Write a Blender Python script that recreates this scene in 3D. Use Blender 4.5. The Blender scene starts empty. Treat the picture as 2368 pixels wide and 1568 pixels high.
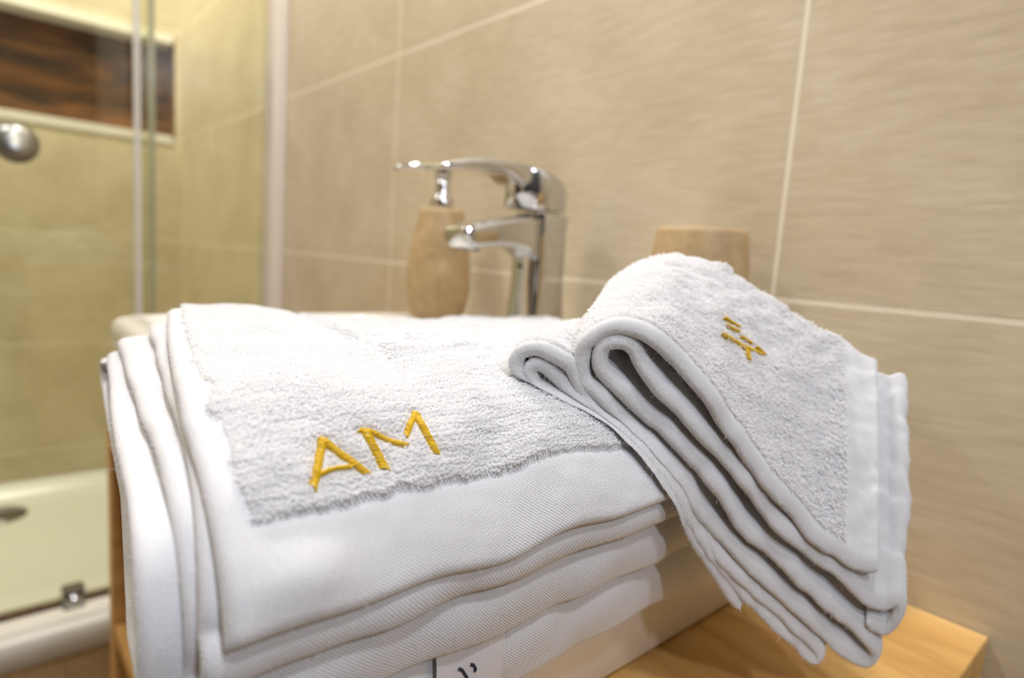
import bpy, bmesh, math
import numpy as np
from mathutils import Vector, Matrix
from mathutils.bvhtree import BVHTree

scn = bpy.context.scene
COL = scn.collection
rng = np.random.default_rng(7)

# ------------------------------------------------------------------ camera
CAM = np.array([0.0, 0.0, 0.92])
W, H, FPX = 2368.0, 1568.0, 1426.0
# picture-space axes of the room: to the left along the tiled wall, into the tiled wall, up
d1 = np.array([-1256.0, -272.0, 1426.0]); d1 /= np.linalg.norm(d1)
up = np.array([759.0, -10966.0, -1426.0]); up /= np.linalg.norm(up)
up = up - d1 * up.dot(d1); up /= np.linalg.norm(up)
d2 = np.cross(d1, up); d2 = d2 if d2[2] > 0 else -d2
R = np.array([-d1, d2, up])              # rows: world X, Y, Z in picture axes
cam_d = bpy.data.cameras.new('camera')
cam = bpy.data.objects.new('camera', cam_d)
COL.objects.link(cam)
M4 = Matrix.Identity(4)
for r in range(3):
    M4[r][0], M4[r][1], M4[r][2], M4[r][3] = R[r][0], -R[r][1], -R[r][2], CAM[r]
cam.matrix_world = M4
cam_d.sensor_width = 36.0
cam_d.lens = FPX / W * 36.0
cam_d.clip_start = 0.01
cam_d.dof.use_dof = True
cam_d.dof.focus_distance = 0.232
cam_d.dof.aperture_fstop = cam_d.lens / 1000.0 / 0.0038
cam_d.dof.aperture_blades = 0
scn.camera = cam

# ------------------------------------------------------------------ world, lights, exposure
scn.view_settings.view_transform = 'Standard'
scn.view_settings.look = 'None'
scn.view_settings.gamma = 1.0
scn.view_settings.use_curve_mapping = False
scn.view_settings.exposure = 0.0
world = bpy.data.worlds.new('world'); scn.world = world
world.use_nodes = True
world.node_tree.nodes['Background'].inputs[0].default_value = (0.9, 0.92, 1.0, 1)
world.node_tree.nodes['Background'].inputs[1].default_value = 0.02
CEIL = 2.40
LAMPS = [  # x, y, watts, radius, colour, tilt towards the tiled wall
    (-0.95, 0.18, 13.0, 0.06, (1.0, 0.985, 0.97), 48),
    (-1.72, 0.00, 19.0, 0.06, (1.0, 0.985, 0.95), 0),
    (-1.00, -0.65, 7.0, 0.13, (1.0, 0.985, 0.97), 0),
    (0.08, -0.02, 5.5, 0.07, (1.0, 0.975, 0.97), 0),
    (0.78, -0.05, 9.0, 0.09, (0.80, 0.87, 1.0), 0),  # added cool fill lamp, out of view, for the towel fronts
]

def thing(name, label, cat, loc=(0, 0, 0), group=None):
    o = bpy.data.objects.new(name, None)
    COL.objects.link(o); o.location = loc
    o.empty_display_size = 0.02
    o['label'] = label; o['category'] = cat
    if group: o['group'] = group
    return o

def ray(px, py):
    v = np.array([px - W / 2, py - H / 2, FPX])
    return R @ v

# ------------------------------------------------------------------ materials
def new_mat(name):
    m = bpy.data.materials.new(name); m.use_nodes = True
    nt = m.node_tree
    return m, nt, nt.nodes['Principled BSDF'], nt.nodes, nt.links

def srgb(r, g, b):
    f = lambda c: ((c / 255.0 + 0.055) / 1.055) ** 2.4 if c > 10 else c / 255.0 / 12.92
    return (f(r), f(g), f(b), 1.0)

def plain(name, col, rough=0.5, metal=0.0, spec=0.5, coat=0.0):
    m, nt, b, N, L = new_mat(name)
    b.inputs['Base Color'].default_value = col
    b.inputs['Roughness'].default_value = rough
    b.inputs['Metallic'].default_value = metal
    b.inputs['Specular IOR Level'].default_value = spec
    b.inputs['Coat Weight'].default_value = coat
    return m

def ramp(N, stops):
    r = N.new('ShaderNodeValToRGB')
    e = r.color_ramp.elements
    while len(e) < len(stops): e.new(0.5)
    for k, (p, c) in enumerate(stops):
        e[k].position = p; e[k].color = c
    return r

def tile_mat(name, axis, off_a, off_z):
    """stone-look tiles 60 x 30 cm in straight courses; axis 0 runs along X, 1 along Y"""
    m, nt, b, N, L = new_mat(name)
    geo = N.new('ShaderNodeNewGeometry'); sep = N.new('ShaderNodeSeparateXYZ')
    L.new(geo.outputs['Position'], sep.inputs[0])
    a = N.new('ShaderNodeMath'); a.operation = 'SUBTRACT'; a.inputs[1].default_value = off_a
    L.new(sep.outputs[axis], a.inputs[0])
    z = N.new('ShaderNodeMath'); z.operation = 'SUBTRACT'; z.inputs[1].default_value = off_z
    L.new(sep.outputs[2], z.inputs[0])
    cmb = N.new('ShaderNodeCombineXYZ')
    L.new(a.outputs[0], cmb.inputs[0]); L.new(z.outputs[0], cmb.inputs[1])
    br = N.new('ShaderNodeTexBrick')
    br.offset = 0.0; br.squash = 1.0
    br.inputs['Scale'].default_value = 1.0
    br.inputs['Mortar Size'].default_value = 0.0021
    br.inputs['Mortar Smooth'].default_value = 0.25
    br.inputs['Brick Width'].default_value = 0.6
    br.inputs['Row Height'].default_value = 0.3
    br.inputs['Bias'].default_value = 0.0
    L.new(cmb.outputs[0], br.inputs['Vector'])
    mp = N.new('ShaderNodeMapping'); mp.inputs['Scale'].default_value = (12, 85, 1)
    mp.inputs['Rotation'].default_value = (0, 0, -0.30)
    L.new(cmb.outputs[0], mp.inputs[0])
    n1 = N.new('ShaderNodeTexNoise'); n1.inputs['Scale'].default_value = 2.2
    n1.inputs['Detail'].default_value = 8; n1.inputs['Roughness'].default_value = 0.62
    L.new(mp.outputs[0], n1.inputs['Vector'])
    n2 = N.new('ShaderNodeTexNoise'); n2.inputs['Scale'].default_value = 9
    n2.inputs['Detail'].default_value = 4
    L.new(cmb.outputs[0], n2.inputs['Vector'])
    mx = N.new('ShaderNodeMath'); mx.operation = 'MULTIPLY_ADD'
    mx.inputs[1].default_value = 0.55
    n2s = N.new('ShaderNodeMath'); n2s.operation = 'MULTIPLY'; n2s.inputs[1].default_value = 0.45
    L.new(n2.outputs['Fac'], n2s.inputs[0])
    L.new(n1.outputs['Fac'], mx.inputs[0]); L.new(n2s.outputs[0], mx.inputs[2])
    cr = ramp(N, [(0.32, srgb(191, 175, 145)), (0.5, srgb(207, 192, 163)), (0.66, srgb(219, 206, 180))])
    L.new(mx.outputs[0], cr.inputs[0])
    mix = N.new('ShaderNodeMix'); mix.data_type = 'RGBA'
    L.new(br.outputs['Fac'], mix.inputs[0])
    L.new(cr.outputs[0], mix.inputs[6]); mix.inputs[7].default_value = srgb(238, 227, 204)
    L.new(mix.outputs[2], b.inputs['Base Color'])
    b.inputs['Roughness'].default_value = 0.42
    b.inputs['Specular IOR Level'].default_value = 0.35
    bp = N.new('ShaderNodeBump'); bp.inputs['Strength'].default_value = 0.25
    bp.inputs['Distance'].default_value = 0.002
    inv = N.new('ShaderNodeMath'); inv.operation = 'MULTIPLY_ADD'
    inv.inputs[1].default_value = -1.0
    nb = N.new('ShaderNodeMath'); nb.operation = 'MULTIPLY'; nb.inputs[1].default_value = 0.25
    L.new(n1.outputs['Fac'], nb.inputs[0])
    L.new(br.outputs['Fac'], inv.inputs[0]); L.new(nb.outputs[0], inv.inputs[2])
    L.new(inv.outputs[0], bp.inputs['Height'])
    L.new(bp.outputs[0], b.inputs['Normal'])
    return m

def wood_mat(name, dark, mid, light, scale=(3, 40, 40), rough=0.45, det=6):
    m, nt, b, N, L = new_mat(name)
    tc = N.new('ShaderNodeTexCoord'); mp = N.new('ShaderNodeMapping')
    mp.inputs['Scale'].default_value = scale
    L.new(tc.outputs['Object'], mp.inputs[0])
    n1 = N.new('ShaderNodeTexNoise'); n1.inputs['Scale'].default_value = 1.6
    n1.inputs['Detail'].default_value = det; n1.inputs['Roughness'].default_value = 0.6
    n1.inputs['Distortion'].default_value = 0.6
    L.new(mp.outputs[0], n1.inputs['Vector'])
    cr = ramp(N, [(0.3, dark), (0.5, mid), (0.72, light)])
    L.new(n1.outputs['Fac'], cr.inputs[0]); L.new(cr.outputs[0], b.inputs['Base Color'])
    b.inputs['Roughness'].default_value = rough
    b.inputs['Specular IOR Level'].default_value = 0.35
    bp = N.new('ShaderNodeBump'); bp.inputs['Strength'].default_value = 0.1
    bp.inputs['Distance'].default_value = 0.001
    L.new(n1.outputs['Fac'], bp.inputs['Height']); L.new(bp.outputs[0], b.inputs['Normal'])
    return m

def cloth_mat(name, col, kind):
    """white cotton; kind 'knit' (small v-stitches), 'weave' (flat hem), 'terry' (ground under the loops)"""
    m, nt, b, N, L = new_mat(name)
    b.inputs['Base Color'].default_value = col
    b.inputs['Roughness'].default_value = 0.9
    b.inputs['Specular IOR Level'].default_value = 0.15
    b.inputs['Sheen Weight'].default_value = 0.15
    b.inputs['Sheen Roughness'].default_value = 0.5
    uv = N.new('ShaderNodeUVMap'); uv.uv_map = 'UVMap'
    sep = N.new('ShaderNodeSeparateXYZ'); L.new(uv.outputs[0], sep.inputs[0])
    per = {'knit': (0.0011, 0.0014), 'weave': (0.0006, 0.0006), 'terry': (0.0013, 0.0014)}[kind]
    nz = N.new('ShaderNodeTexNoise'); nz.inputs['Scale'].default_value = 700
    nz.inputs['Detail'].default_value = 3
    L.new(uv.outputs[0], nz.inputs['Vector'])
    outs = []
    for k in range(2):
        mu = N.new('ShaderNodeMath'); mu.operation = 'MULTIPLY'; mu.inputs[1].default_value = 2 * math.pi / per[k]
        L.new(sep.outputs[k], mu.inputs[0])
        ad = N.new('ShaderNodeMath'); ad.operation = 'MULTIPLY_ADD'; ad.inputs[1].default_value = 5.0 if kind != 'weave' else 3.0
        L.new(nz.outputs['Fac'], ad.inputs[0]); L.new(mu.outputs[0], ad.inputs[2])
        sn = N.new('ShaderNodeMath'); sn.operation = 'SINE'
        L.new(ad.outputs[0], sn.inputs[0]); outs.append(sn)
    pr = N.new('ShaderNodeMath'); pr.operation = 'MULTIPLY'
    L.new(outs[0].outputs[0], pr.inputs[0]); L.new(outs[1].outputs[0], pr.inputs[1])
    ma = N.new('ShaderNodeMath'); ma.operation = 'MULTIPLY_ADD'; ma.inputs[1].default_value = 1.2
    L.new(nz.outputs['Fac'], ma.inputs[0]); L.new(pr.outputs[0], ma.inputs[2])
    bp = N.new('ShaderNodeBump')
    bp.inputs['Strength'].default_value = {'knit': 0.5, 'weave': 0.5, 'terry': 0.9}[kind]
    bp.inputs['Distance'].default_value = {'knit': 0.0003, 'weave': 0.0003, 'terry': 0.0005}[kind]
    L.new(ma.outputs[0], bp.inputs['Height']); L.new(bp.outputs[0], b.inputs['Normal'])
    return m

def glass_mat(name, tint, rough=0.0, refl=1.0):
    m, nt, b, N, L = new_mat(name)
    N.remove(b)
    out = N['Material Output']
    tr = N.new('ShaderNodeBsdfTransparent'); tr.inputs[0].default_value = tint
    gl = N.new('ShaderNodeBsdfGlossy'); gl.inputs['Roughness'].default_value = rough
    gl.inputs[0].default_value = (refl, refl, refl, 1)
    fr = N.new('ShaderNodeFresnel'); fr.inputs[0].default_value = 1.45
    mx = N.new('ShaderNodeMixShader')
    L.new(fr.outputs[0], mx.inputs[0]); L.new(tr.outputs[0], mx.inputs[1]); L.new(gl.outputs[0], mx.inputs[2])
    L.new(mx.outputs[0], out.inputs[0])
    return m

def seal_mat(name, col, keep):
    m, nt, b, N, L = new_mat(name)
    out = N['Material Output']
    b.inputs['Base Color'].default_value = col
    b.inputs['Roughness'].default_value = 0.25
    tr = N.new('ShaderNodeBsdfTransparent'); tr.inputs[0].default_value = (0.97, 0.96, 0.93, 1)
    mx = N.new('ShaderNodeMixShader'); mx.inputs[0].default_value = keep
    L.new(tr.outputs[0], mx.inputs[1]); L.new(b.outputs[0], mx.inputs[2]); L.new(mx.outputs[0], out.inputs[0])
    return m

WHITE = (0.77, 0.765, 0.775, 1)
MAT = {
    'tile_back': tile_mat('beige_tile_back', 0, -0.234, 0.903),
    'tile_left': tile_mat('beige_tile_left', 1, 0.62, 0.903),
    'tile_x': tile_mat('beige_tile_room', 0, 0.1, 0.903),
    'floor': plain('floor_tile', srgb(150, 130, 105), 0.5),
    'ceiling': plain('ceiling_paint', srgb(235, 232, 226), 0.8),
    'oak': wood_mat('oak_board', srgb(190, 143, 79), srgb(211, 164, 96), srgb(223, 182, 116), (4, 30, 30)),
    'rust': wood_mat('brown_plank_tile', srgb(40, 24, 10), srgb(96, 62, 30), srgb(140, 92, 48), (30, 3.2, 16), 0.5, 5),
    'dark_tile': plain('dark_tile', srgb(66, 66, 70), 0.5),
    'door': wood_mat('door_wood', srgb(60, 38, 22), srgb(82, 52, 30), srgb(100, 66, 40), (30, 30, 3)),
    'ceramic': plain('white_ceramic', srgb(236, 233, 226), 0.12, 0, 0.5, 0.3),
    'acrylic': plain('white_acrylic', srgb(226, 224, 214), 0.3),
    'chrome': plain('chrome', (0.64, 0.64, 0.65, 1), 0.05, 1.0),
    'satin': plain('satin_chrome', (0.38, 0.38, 0.35, 1), 0.35, 1.0),
    'chrome_dark': plain('dark_chrome', (0.25, 0.24, 0.22, 1), 0.25, 1.0),
    'rubber': plain('dark_rubber', (0.03, 0.03, 0.03, 1), 0.6),
    'alu': plain('white_aluminium', srgb(228, 222, 210), 0.35),
    'stone': None,
    'knit': cloth_mat('cotton_knit', WHITE, 'knit'),
    'weave': cloth_mat('cotton_hem', WHITE, 'weave'),
    'terry': cloth_mat('cotton_ground', (0.945, 0.94, 0.945, 1), 'terry'),
    'glass': glass_mat('shower_glass', (0.90, 0.915, 0.83, 1)),
    'seal': seal_mat('clear_seal', srgb(232, 230, 226), 0.62),
    'profile': seal_mat('wall_profile', srgb(250, 238, 228), 0.7),
    'gold': plain('gold_thread', srgb(224, 182, 8), 0.40, 0.0, 0.5),
    'ink': plain('label_ink', srgb(38, 40, 60), 0.7),
    'ribbon': plain('label_ribbon', srgb(222, 220, 222), 0.6),
}

def pile_mat():
    m, nt, b, N, L = new_mat('cotton_loops')
    out = N['Material Output']
    b.inputs['Base Color'].default_value = (0.945, 0.94, 0.945, 1)
    b.inputs['Roughness'].default_value = 0.42
    b.inputs['Specular IOR Level'].default_value = 0.5
    tl = N.new('ShaderNodeBsdfTranslucent'); tl.inputs[0].default_value = (0.945, 0.94, 0.945, 1)
    mx = N.new('ShaderNodeMixShader'); mx.inputs[0].default_value = 0.38
    L.new(b.outputs[0], mx.inputs[1]); L.new(tl.outputs[0], mx.inputs[2]); L.new(mx.outputs[0], out.inputs[0])
    return m
MAT['loops'] = pile_mat()

def stone_mat():
    m, nt, b, N, L = new_mat('sand_resin')
    tc = N.new('ShaderNodeTexCoord')
    n1 = N.new('ShaderNodeTexNoise'); n1.inputs['Scale'].default_value = 90; n1.inputs['Detail'].default_value = 5
    L.new(tc.outputs['Object'], n1.inputs['Vector'])
    cr = ramp(N, [(0.35, srgb(174, 146, 104)), (0.65, srgb(190, 163, 120))])
    L.new(n1.outputs['Fac'], cr.inputs[0]); L.new(cr.outputs[0], b.inputs['Base Color'])
    b.inputs['Roughness'].default_value = 0.55
    bp = N.new('ShaderNodeBump'); bp.inputs['Strength'].default_value = 0.15; bp.inputs['Distance'].default_value = 0.001
    L.new(n1.outputs['Fac'], bp.inputs['Height']); L.new(bp.outputs[0], b.inputs['Normal'])
    return m
MAT['stone'] = stone_mat()

# ------------------------------------------------------------------ mesh helpers
def link(name, me, mat, parent=None, smooth=True):
    o = bpy.data.objects.new(name, me)
    COL.objects.link(o)
    for m in (mat if isinstance(mat, (list, tuple)) else [mat]):
        me.materials.append(m)
    if smooth:
        me.polygons.foreach_set('use_smooth', [True] * len(me.polygons))
    if parent is not None:
        o.parent = parent
        o.matrix_parent_inverse = Matrix.Translation(parent.location).inverted()
    return o

def struct(o):
    o['kind'] = 'structure'
    return o

def boxes(name, bl, mat, parent=None, bevel=0.0, seg=3):
    bm = bmesh.new()
    for (x0, x1, y0, y1, z0, z1) in bl:
        vs = [bm.verts.new(p) for p in [(x0, y0, z0), (x1, y0, z0), (x1, y1, z0), (x0, y1, z0),
                                        (x0, y0, z1), (x1, y0, z1), (x1, y1, z1), (x0, y1, z1)]]
        for f in [(3, 2, 1, 0), (4, 5, 6, 7), (0, 1, 5, 4), (1, 2, 6, 5), (2, 3, 7, 6), (3, 0, 4, 7)]:
            bm.faces.new([vs[i] for i in f])
    if bevel > 0:
        bmesh.ops.bevel(bm, geom=bm.edges[:], offset=bevel, segments=seg, profile=0.5, affect='EDGES')
    bm.normal_update()
    me = bpy.data.meshes.new(name); bm.to_mesh(me); bm.free()
    return link(name, me, mat, parent, smooth=False)

def loft(name, rings, mat, parent=None, cap0=True, cap1=True, smooth=True):
    """rings: list of (n,3) arrays"""
    n = len(rings[0])
    V = np.concatenate([np.asarray(r, float) for r in rings])
    F = []
    for i in range(len(rings) - 1):
        a, b = i * n, (i + 1) * n
        for j in range(n):
            k = (j + 1) % n
            F.append((a + j, a + k, b + k, b + j))
    if cap0: F.append(tuple(range(n - 1, -1, -1)))
    if cap1: F.append(tuple(range((len(rings) - 1) * n, len(rings) * n)))
    me = bpy.data.meshes.new(name); me.from_pydata(V.tolist(), [], F); me.update()
    bm = bmesh.new(); bm.from_mesh(me); bmesh.ops.recalc_face_normals(bm, faces=bm.faces[:]); bm.to_mesh(me); bm.free()
    return link(name, me, mat, parent, smooth)

def lathe(name, prof, centre, mat, parent=None, n=40, axis='z', caps=(True, True)):
    rings = []
    for (r, z) in prof:
        t = np.linspace(0, 2 * np.pi, n, endpoint=False)
        a, b, c = r * np.cos(t), r * np.sin(t), np.full(n, z)
        p = {'z': np.stack([a, b, c], 1), 'x': np.stack([c, a, b], 1), 'y': np.stack([a, c, b], 1)}[axis]
        rings.append(p + np.array(centre))
    return loft(name, rings, mat, parent, *caps)

def rrect(hx, hy, r, n=8):
    """rounded rectangle outline, (4n,2)"""
    r = min(r, hx * 0.999, hy * 0.999)
    out = []
    for cx, cy, a0 in [(hx - r, hy - r, 0), (-hx + r, hy - r, 90), (-hx + r, -hy + r, 180), (hx - r, -hy + r, 270)]:
        for k in range(n):
            a = math.radians(a0 + 90.0 * k / (n - 1))
            out.append((cx + r * math.cos(a), cy + r * math.sin(a)))
    return np.array(out)

def sharpen(o, ang=35):
    me = o.data
    bm = bmesh.new(); bm.from_mesh(me)
    for e in bm.edges:
        if len(e.link_faces) == 2 and e.calc_face_angle(0) > math.radians(ang):
            e.smooth = False
    bm.to_mesh(me); bm.free()
    return o

def grid_mesh(name, P, UV, mat_idx=None):
    """quad grid from P (nu,nv,3)"""
    nu, nv = P.shape[:2]
    idx = np.arange(nu * nv).reshape(nu, nv)
    q = np.stack([idx[:-1, :-1], idx[1:, :-1], idx[1:, 1:], idx[:-1, 1:]], -1).reshape(-1, 4)
    return P.reshape(-1, 3), q, UV.reshape(-1, 2)

def mesh_from(name, parts, mats_idx=None):
    V = []; Q = []; U = []; MI = []; off = 0
    for k, (v, q, u) in enumerate(parts):
        V.append(v); Q.append(q + off); U.append(u); off += len(v)
        MI.append(np.zeros(len(q), int) if mats_idx is None else mats_idx[k])
    V = np.concatenate(V); Q = np.concatenate(Q); U = np.concatenate(U); MI = np.concatenate(MI)
    me = bpy.data.meshes.new(name)
    me.vertices.add(len(V)); me.vertices.foreach_set('co', V.ravel())
    me.loops.add(Q.size); me.loops.foreach_set('vertex_index', Q.ravel().astype(np.int32))
    me.polygons.add(len(Q))
    me.polygons.foreach_set('loop_start', np.arange(0, Q.size, 4, dtype=np.int32))
    me.polygons.foreach_set('material_index', MI.astype(np.int32))
    uvl = me.uv_layers.new(name='UVMap')
    uvl.data.foreach_set('uv', U[Q.ravel()].ravel())
    me.update(calc_edges=True); me.validate()
    return me

def grid_normals(P):
    du = np.gradient(P, axis=0); dv = np.gradient(P, axis=1)
    n = np.cross(du, dv); n /= np.linalg.norm(n, axis=2, keepdims=True) + 1e-12
    return n

class Wob:
    """smooth pseudo-random field of two variables (metres)"""
    def __init__(self, seed, wl, n=14):
        r = np.random.default_rng(seed)
        a = r.uniform(0, 2 * np.pi, n); k = 2 * np.pi / (wl * r.uniform(0.7, 1.6, n))
        self.kx, self.ky, self.p = k * np.cos(a), k * np.sin(a), r.uniform(0, 2 * np.pi, n)
    def __call__(self, x, y):
        s = 0
        for kx, ky, p in zip(self.kx, self.ky, self.p):
            s = s + np.sin(kx * x + ky * y + p)
        return s / math.sqrt(len(self.p))

def sstep(a, b, x):
    t = np.clip((x - a) / (b - a), 0, 1)
    return t * t * (3 - 2 * t)

def catmull(pts, step):
    """resample a polyline through pts (n,d) smoothly at about the given step"""
    P = np.asarray(pts, float)
    P = np.vstack([2 * P[0] - P[1], P, 2 * P[-1] - P[-2]])
    out = []
    for i in range(1, len(P) - 2):
        t = np.linspace(0, 1, 24, endpoint=False)[:, None]
        p0, p1, p2, p3 = P[i - 1], P[i], P[i + 1], P[i + 2]
        out.append(0.5 * ((2 * p1) + (-p0 + p2) * t + (2 * p0 - 5 * p1 + 4 * p2 - p3) * t ** 2 + (-p0 + 3 * p1 - 3 * p2 + p3) * t ** 3))
    out.append(P[-2][None]); D = np.concatenate(out)
    s = np.concatenate([[0], np.cumsum(np.linalg.norm(np.diff(D, axis=0), axis=1))])
    n = max(4, int(s[-1] / step))
    q = np.linspace(0, s[-1], n)
    return np.stack([np.interp(q, s, D[:, k]) for k in range(D.shape[1])], 1), q

def edge_samples(L, r, step):
    """positions 0..L, dense inside r of both ends; returns positions and the rounding profile there (0..1)"""
    th = np.linspace(0, np.pi / 2, 7)
    e = r * (1 - np.cos(th))
    n = max(2, int((L - 2 * r) / step))
    mid = np.linspace(r, L - r, n + 1)[1:-1]
    return np.concatenate([e, mid, (L - e)[::-1]])

def round_prof(d, r):
    t = np.clip(d / r, 0, 1)
    return np.sqrt(np.clip(1 - (1 - t) ** 2, 0, 1))

def hair(name, pts, rad, mat, parent):
    """pts (n,k,3) strands"""
    n, k = pts.shape[:2]
    cd = bpy.data.hair_curves.new(name)
    cd.add_curves([k] * n)
    cd.attributes['position'].data.foreach_set('vector', pts.reshape(-1).astype(np.float32))
    ra = cd.attributes.get('radius') or cd.attributes.new('radius', 'FLOAT', 'POINT')
    ra.data.foreach_set('value', np.broadcast_to(rad, (n, k)).reshape(-1).astype(np.float32))
    cd.materials.append(mat)
    o = bpy.data.objects.new(name, cd); COL.objects.link(o)
    o.parent = parent
    o.matrix_parent_inverse = Matrix.Translation(parent.location).inverted()
    o['kind'] = 'stuff'
    return o

def loops_on(P, Nn, E, h, w, seed, tilt=0.35, grav=None):
    """terry loops at base points P with normals Nn and in-row direction E"""
    r = np.random.default_rng(seed)
    n = len(P)
    h = (h * r.uniform(0.75, 1.25, n))[:, None]; w = (w * r.uniform(0.8, 1.2, n))[:, None]
    F = np.cross(Nn, E)
    a = r.normal(0, 0.35, n)[:, None]
    E2 = E * np.cos(a) + F * np.sin(a); F2 = np.cross(Nn, E2)
    lean = (r.normal(0, tilt, n)[:, None]) * F2 + r.normal(0, tilt * 0.7, n)[:, None] * E2
    if grav is not None: lean = lean + grav
    k = [(-0.35, -0.25), (-0.55, 0.55), (0.0, 1.0), (0.55, 0.55), (0.35, -0.25)]
    out = np.empty((n, 5, 3))
    for i, (x, y) in enumerate(k):
        out[:, i] = P + E2 * (x * w) + (Nn + lean) * (y * h)
    return out

def tube(pts, rad, n=6):
    pts = np.asarray(pts, float); m = len(pts)
    T = np.gradient(pts, axis=0); T /= np.linalg.norm(T, axis=1, keepdims=True) + 1e-12
    ref = np.array([0.123, 0.3, 0.9]); A = np.cross(T, ref); A /= np.linalg.norm(A, axis=1, keepdims=True)
    B = np.cross(T, A)
    t = np.linspace(0, 2 * np.pi, n, endpoint=False)
    rad = np.broadcast_to(rad, (m,))
    V = pts[:, None] + rad[:, None, None] * (A[:, None] * np.cos(t)[None, :, None] + B[:, None] * np.sin(t)[None, :, None])
    idx = np.arange(m * n).reshape(m, n)
    q = np.stack([idx[:-1], np.roll(idx, -1, 1)[:-1], np.roll(idx, -1, 1)[1:], idx[1:]], -1).reshape(-1, 4)
    return V.reshape(-1, 3), q, np.zeros((m * n, 2))

# ------------------------------------------------------------------ the room
WY = 0.48          # tiled wall behind the basin
SX = -2.09         # tiled end wall of the shower
Z = CAM[2]
def bx(name, b, mat, **k): return struct(boxes(name, [b], MAT[mat], **k))
bx('floor', (SX - .12, 1.1, -1.5, WY + .1, -0.1, 0.0), 'floor')
bx('ceiling', (SX - .12, 1.1, -1.5, WY + .1, CEIL, CEIL + 0.1), 'ceiling')
bx('wall_back', (SX - .12, 1.1, WY, WY + .1, 0.0, CEIL), 'tile_back')
bx('wall_right', (1.0, 1.1, -1.5, WY, 0.0, CEIL), 'dark_tile')
bx('wall_front', (SX - .12, 1.1, -1.5, -1.4, 0.0, CEIL), 'tile_x')
# shower end wall with a long recess one tile course high
NZ0, NZ1, NY1 = Z + 0.276, Z + 0.558, WY - 0.012
wl = struct(boxes('wall_left', [(SX - .12, SX, -1.4, WY, 0.0, NZ0), (SX - .12, SX, -1.4, WY, NZ1, CEIL),
                                (SX - .12, SX, NY1, WY, NZ0, NZ1), (SX - .12, SX, -1.4, -1.2, NZ0, NZ1),
                                (SX - .12, SX - .085, -1.2, NY1, NZ0, NZ1)], MAT['tile_left']))
struct(boxes('trim_1', [(SX - .084, SX - .078, -1.2, NY1, NZ0, NZ1), (SX - .078, SX - 0.004, NY1 - .006, NY1, NZ0, NZ1)], MAT['rust']))
struct(boxes('trim_2', [(SX - .078, SX + .004, -1.2, NY1 - .006, NZ0 - .012, NZ0 + .012)], MAT['alu'], bevel=.002))
struct(boxes('trim_3', [(SX - .078, SX + .004, -1.2, NY1 - .006, NZ1 - .012, NZ1 + .012)], MAT['alu'], bevel=.002))
d = struct(boxes('door_1', [(-0.55, 0.30, -1.4, -1.365, 0.0, 2.03)], MAT['door'], bevel=.003))  # unseen door, added for dark brown reflections in the chrome
boxes('door_frame', [(-0.62, -0.55, -1.4, -1.355, 0, 2.1), (0.30, 0.37, -1.4, -1.355, 0, 2.1), (-0.55, 0.30, -1.4, -1.355, 2.03, 2.1)], MAT['door'], d, bevel=.003)
lathe('door_handle', [(0.0, 0.0), (0.012, 0.002), (0.012, 0.045), (0.02, 0.05), (0.02, 0.07), (0.0, 0.075)], (-0.47, -1.366, 1.02), MAT['chrome'], d, axis='y')
struct(boxes('reflector_panel', [(SX, SX + .012, -1.4, -0.90, 0.0, CEIL)], MAT['ceiling'], bevel=.003))  # unseen white panel added to give the faucet a bright reflection

LD = {0: 'round ceiling downlight above the basin', 1: 'round ceiling downlight inside the shower',
      2: 'round ceiling downlight in the middle of the room', 3: 'round ceiling downlight in front of the basin corner',
      4: 'round cool white ceiling downlight near the right wall'}
lampmat = bpy.data.materials.new('lamp_glow'); lampmat.use_nodes = True
lampmat.node_tree.nodes['Principled BSDF'].inputs['Emission Color'].default_value = (1, 0.93, 0.85, 1)
lampmat.node_tree.nodes['Principled BSDF'].inputs['Emission Strength'].default_value = 3.0
for k, (x, y, wt, rd, c, tilt) in enumerate(LAMPS):
    t = thing('ceiling_light', LD[k], 'light', (x, y, CEIL), 'ceiling downlights')
    lathe('trim_ring', [(rd + .004, CEIL - .001), (rd + .022, CEIL - .001), (rd + .02, CEIL - .006), (rd + .004, CEIL - .008)], (x, y, 0), MAT['alu'], t, caps=(False, False))
    lathe('diffuser', [(rd + .003, CEIL - .001), (rd + .003, CEIL - .004)], (x, y, 0), lampmat, t)
    ld = bpy.data.lights.new('downlight', 'AREA'); ld.shape = 'DISK'; ld.size = rd * 2
    ld.energy = wt; ld.color = c; ld.spread = math.radians(150)
    lo = bpy.data.objects.new('downlight', ld); COL.objects.link(lo); lo.location = (x, y, CEIL - 0.02 - (0.03 if tilt else 0)); lo.rotation_euler = (math.radians(tilt), 0, 0)
    lo.parent = t; lo.matrix_parent_inverse = Matrix.Translation(t.location).inverted()

t = thing('fill_light', 'small round cool white wall light on the right wall', 'light', (1.0, 0.00, 1.72))  # unseen fill light added to brighten towel faces sloping towards the camera
lathe('backplate', [(0.0, .999), (0.06, .999), (0.06, .985), (0.0, .985)], (0, 0.00, 1.72), MAT['alu'], t, axis='x', n=32)
lathe('diffuser', [(0.05, .9849), (0.05, .975), (0.0, .972)], (0, 0.00, 1.72), lampmat, t, axis='x', n=32)
ld = bpy.data.lights.new('fill_disk', 'AREA'); ld.shape = 'DISK'; ld.size = 0.1; ld.energy = 6.5; ld.color = (0.80, 0.86, 1.0)
lo = bpy.data.objects.new('fill_disk', ld); COL.objects.link(lo); lo.location = (0.965, 0.00, 1.72); lo.rotation_euler = (0, math.radians(90), 0)
lo.parent = t; lo.matrix_parent_inverse = Matrix.Translation(t.location).inverted()

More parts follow.
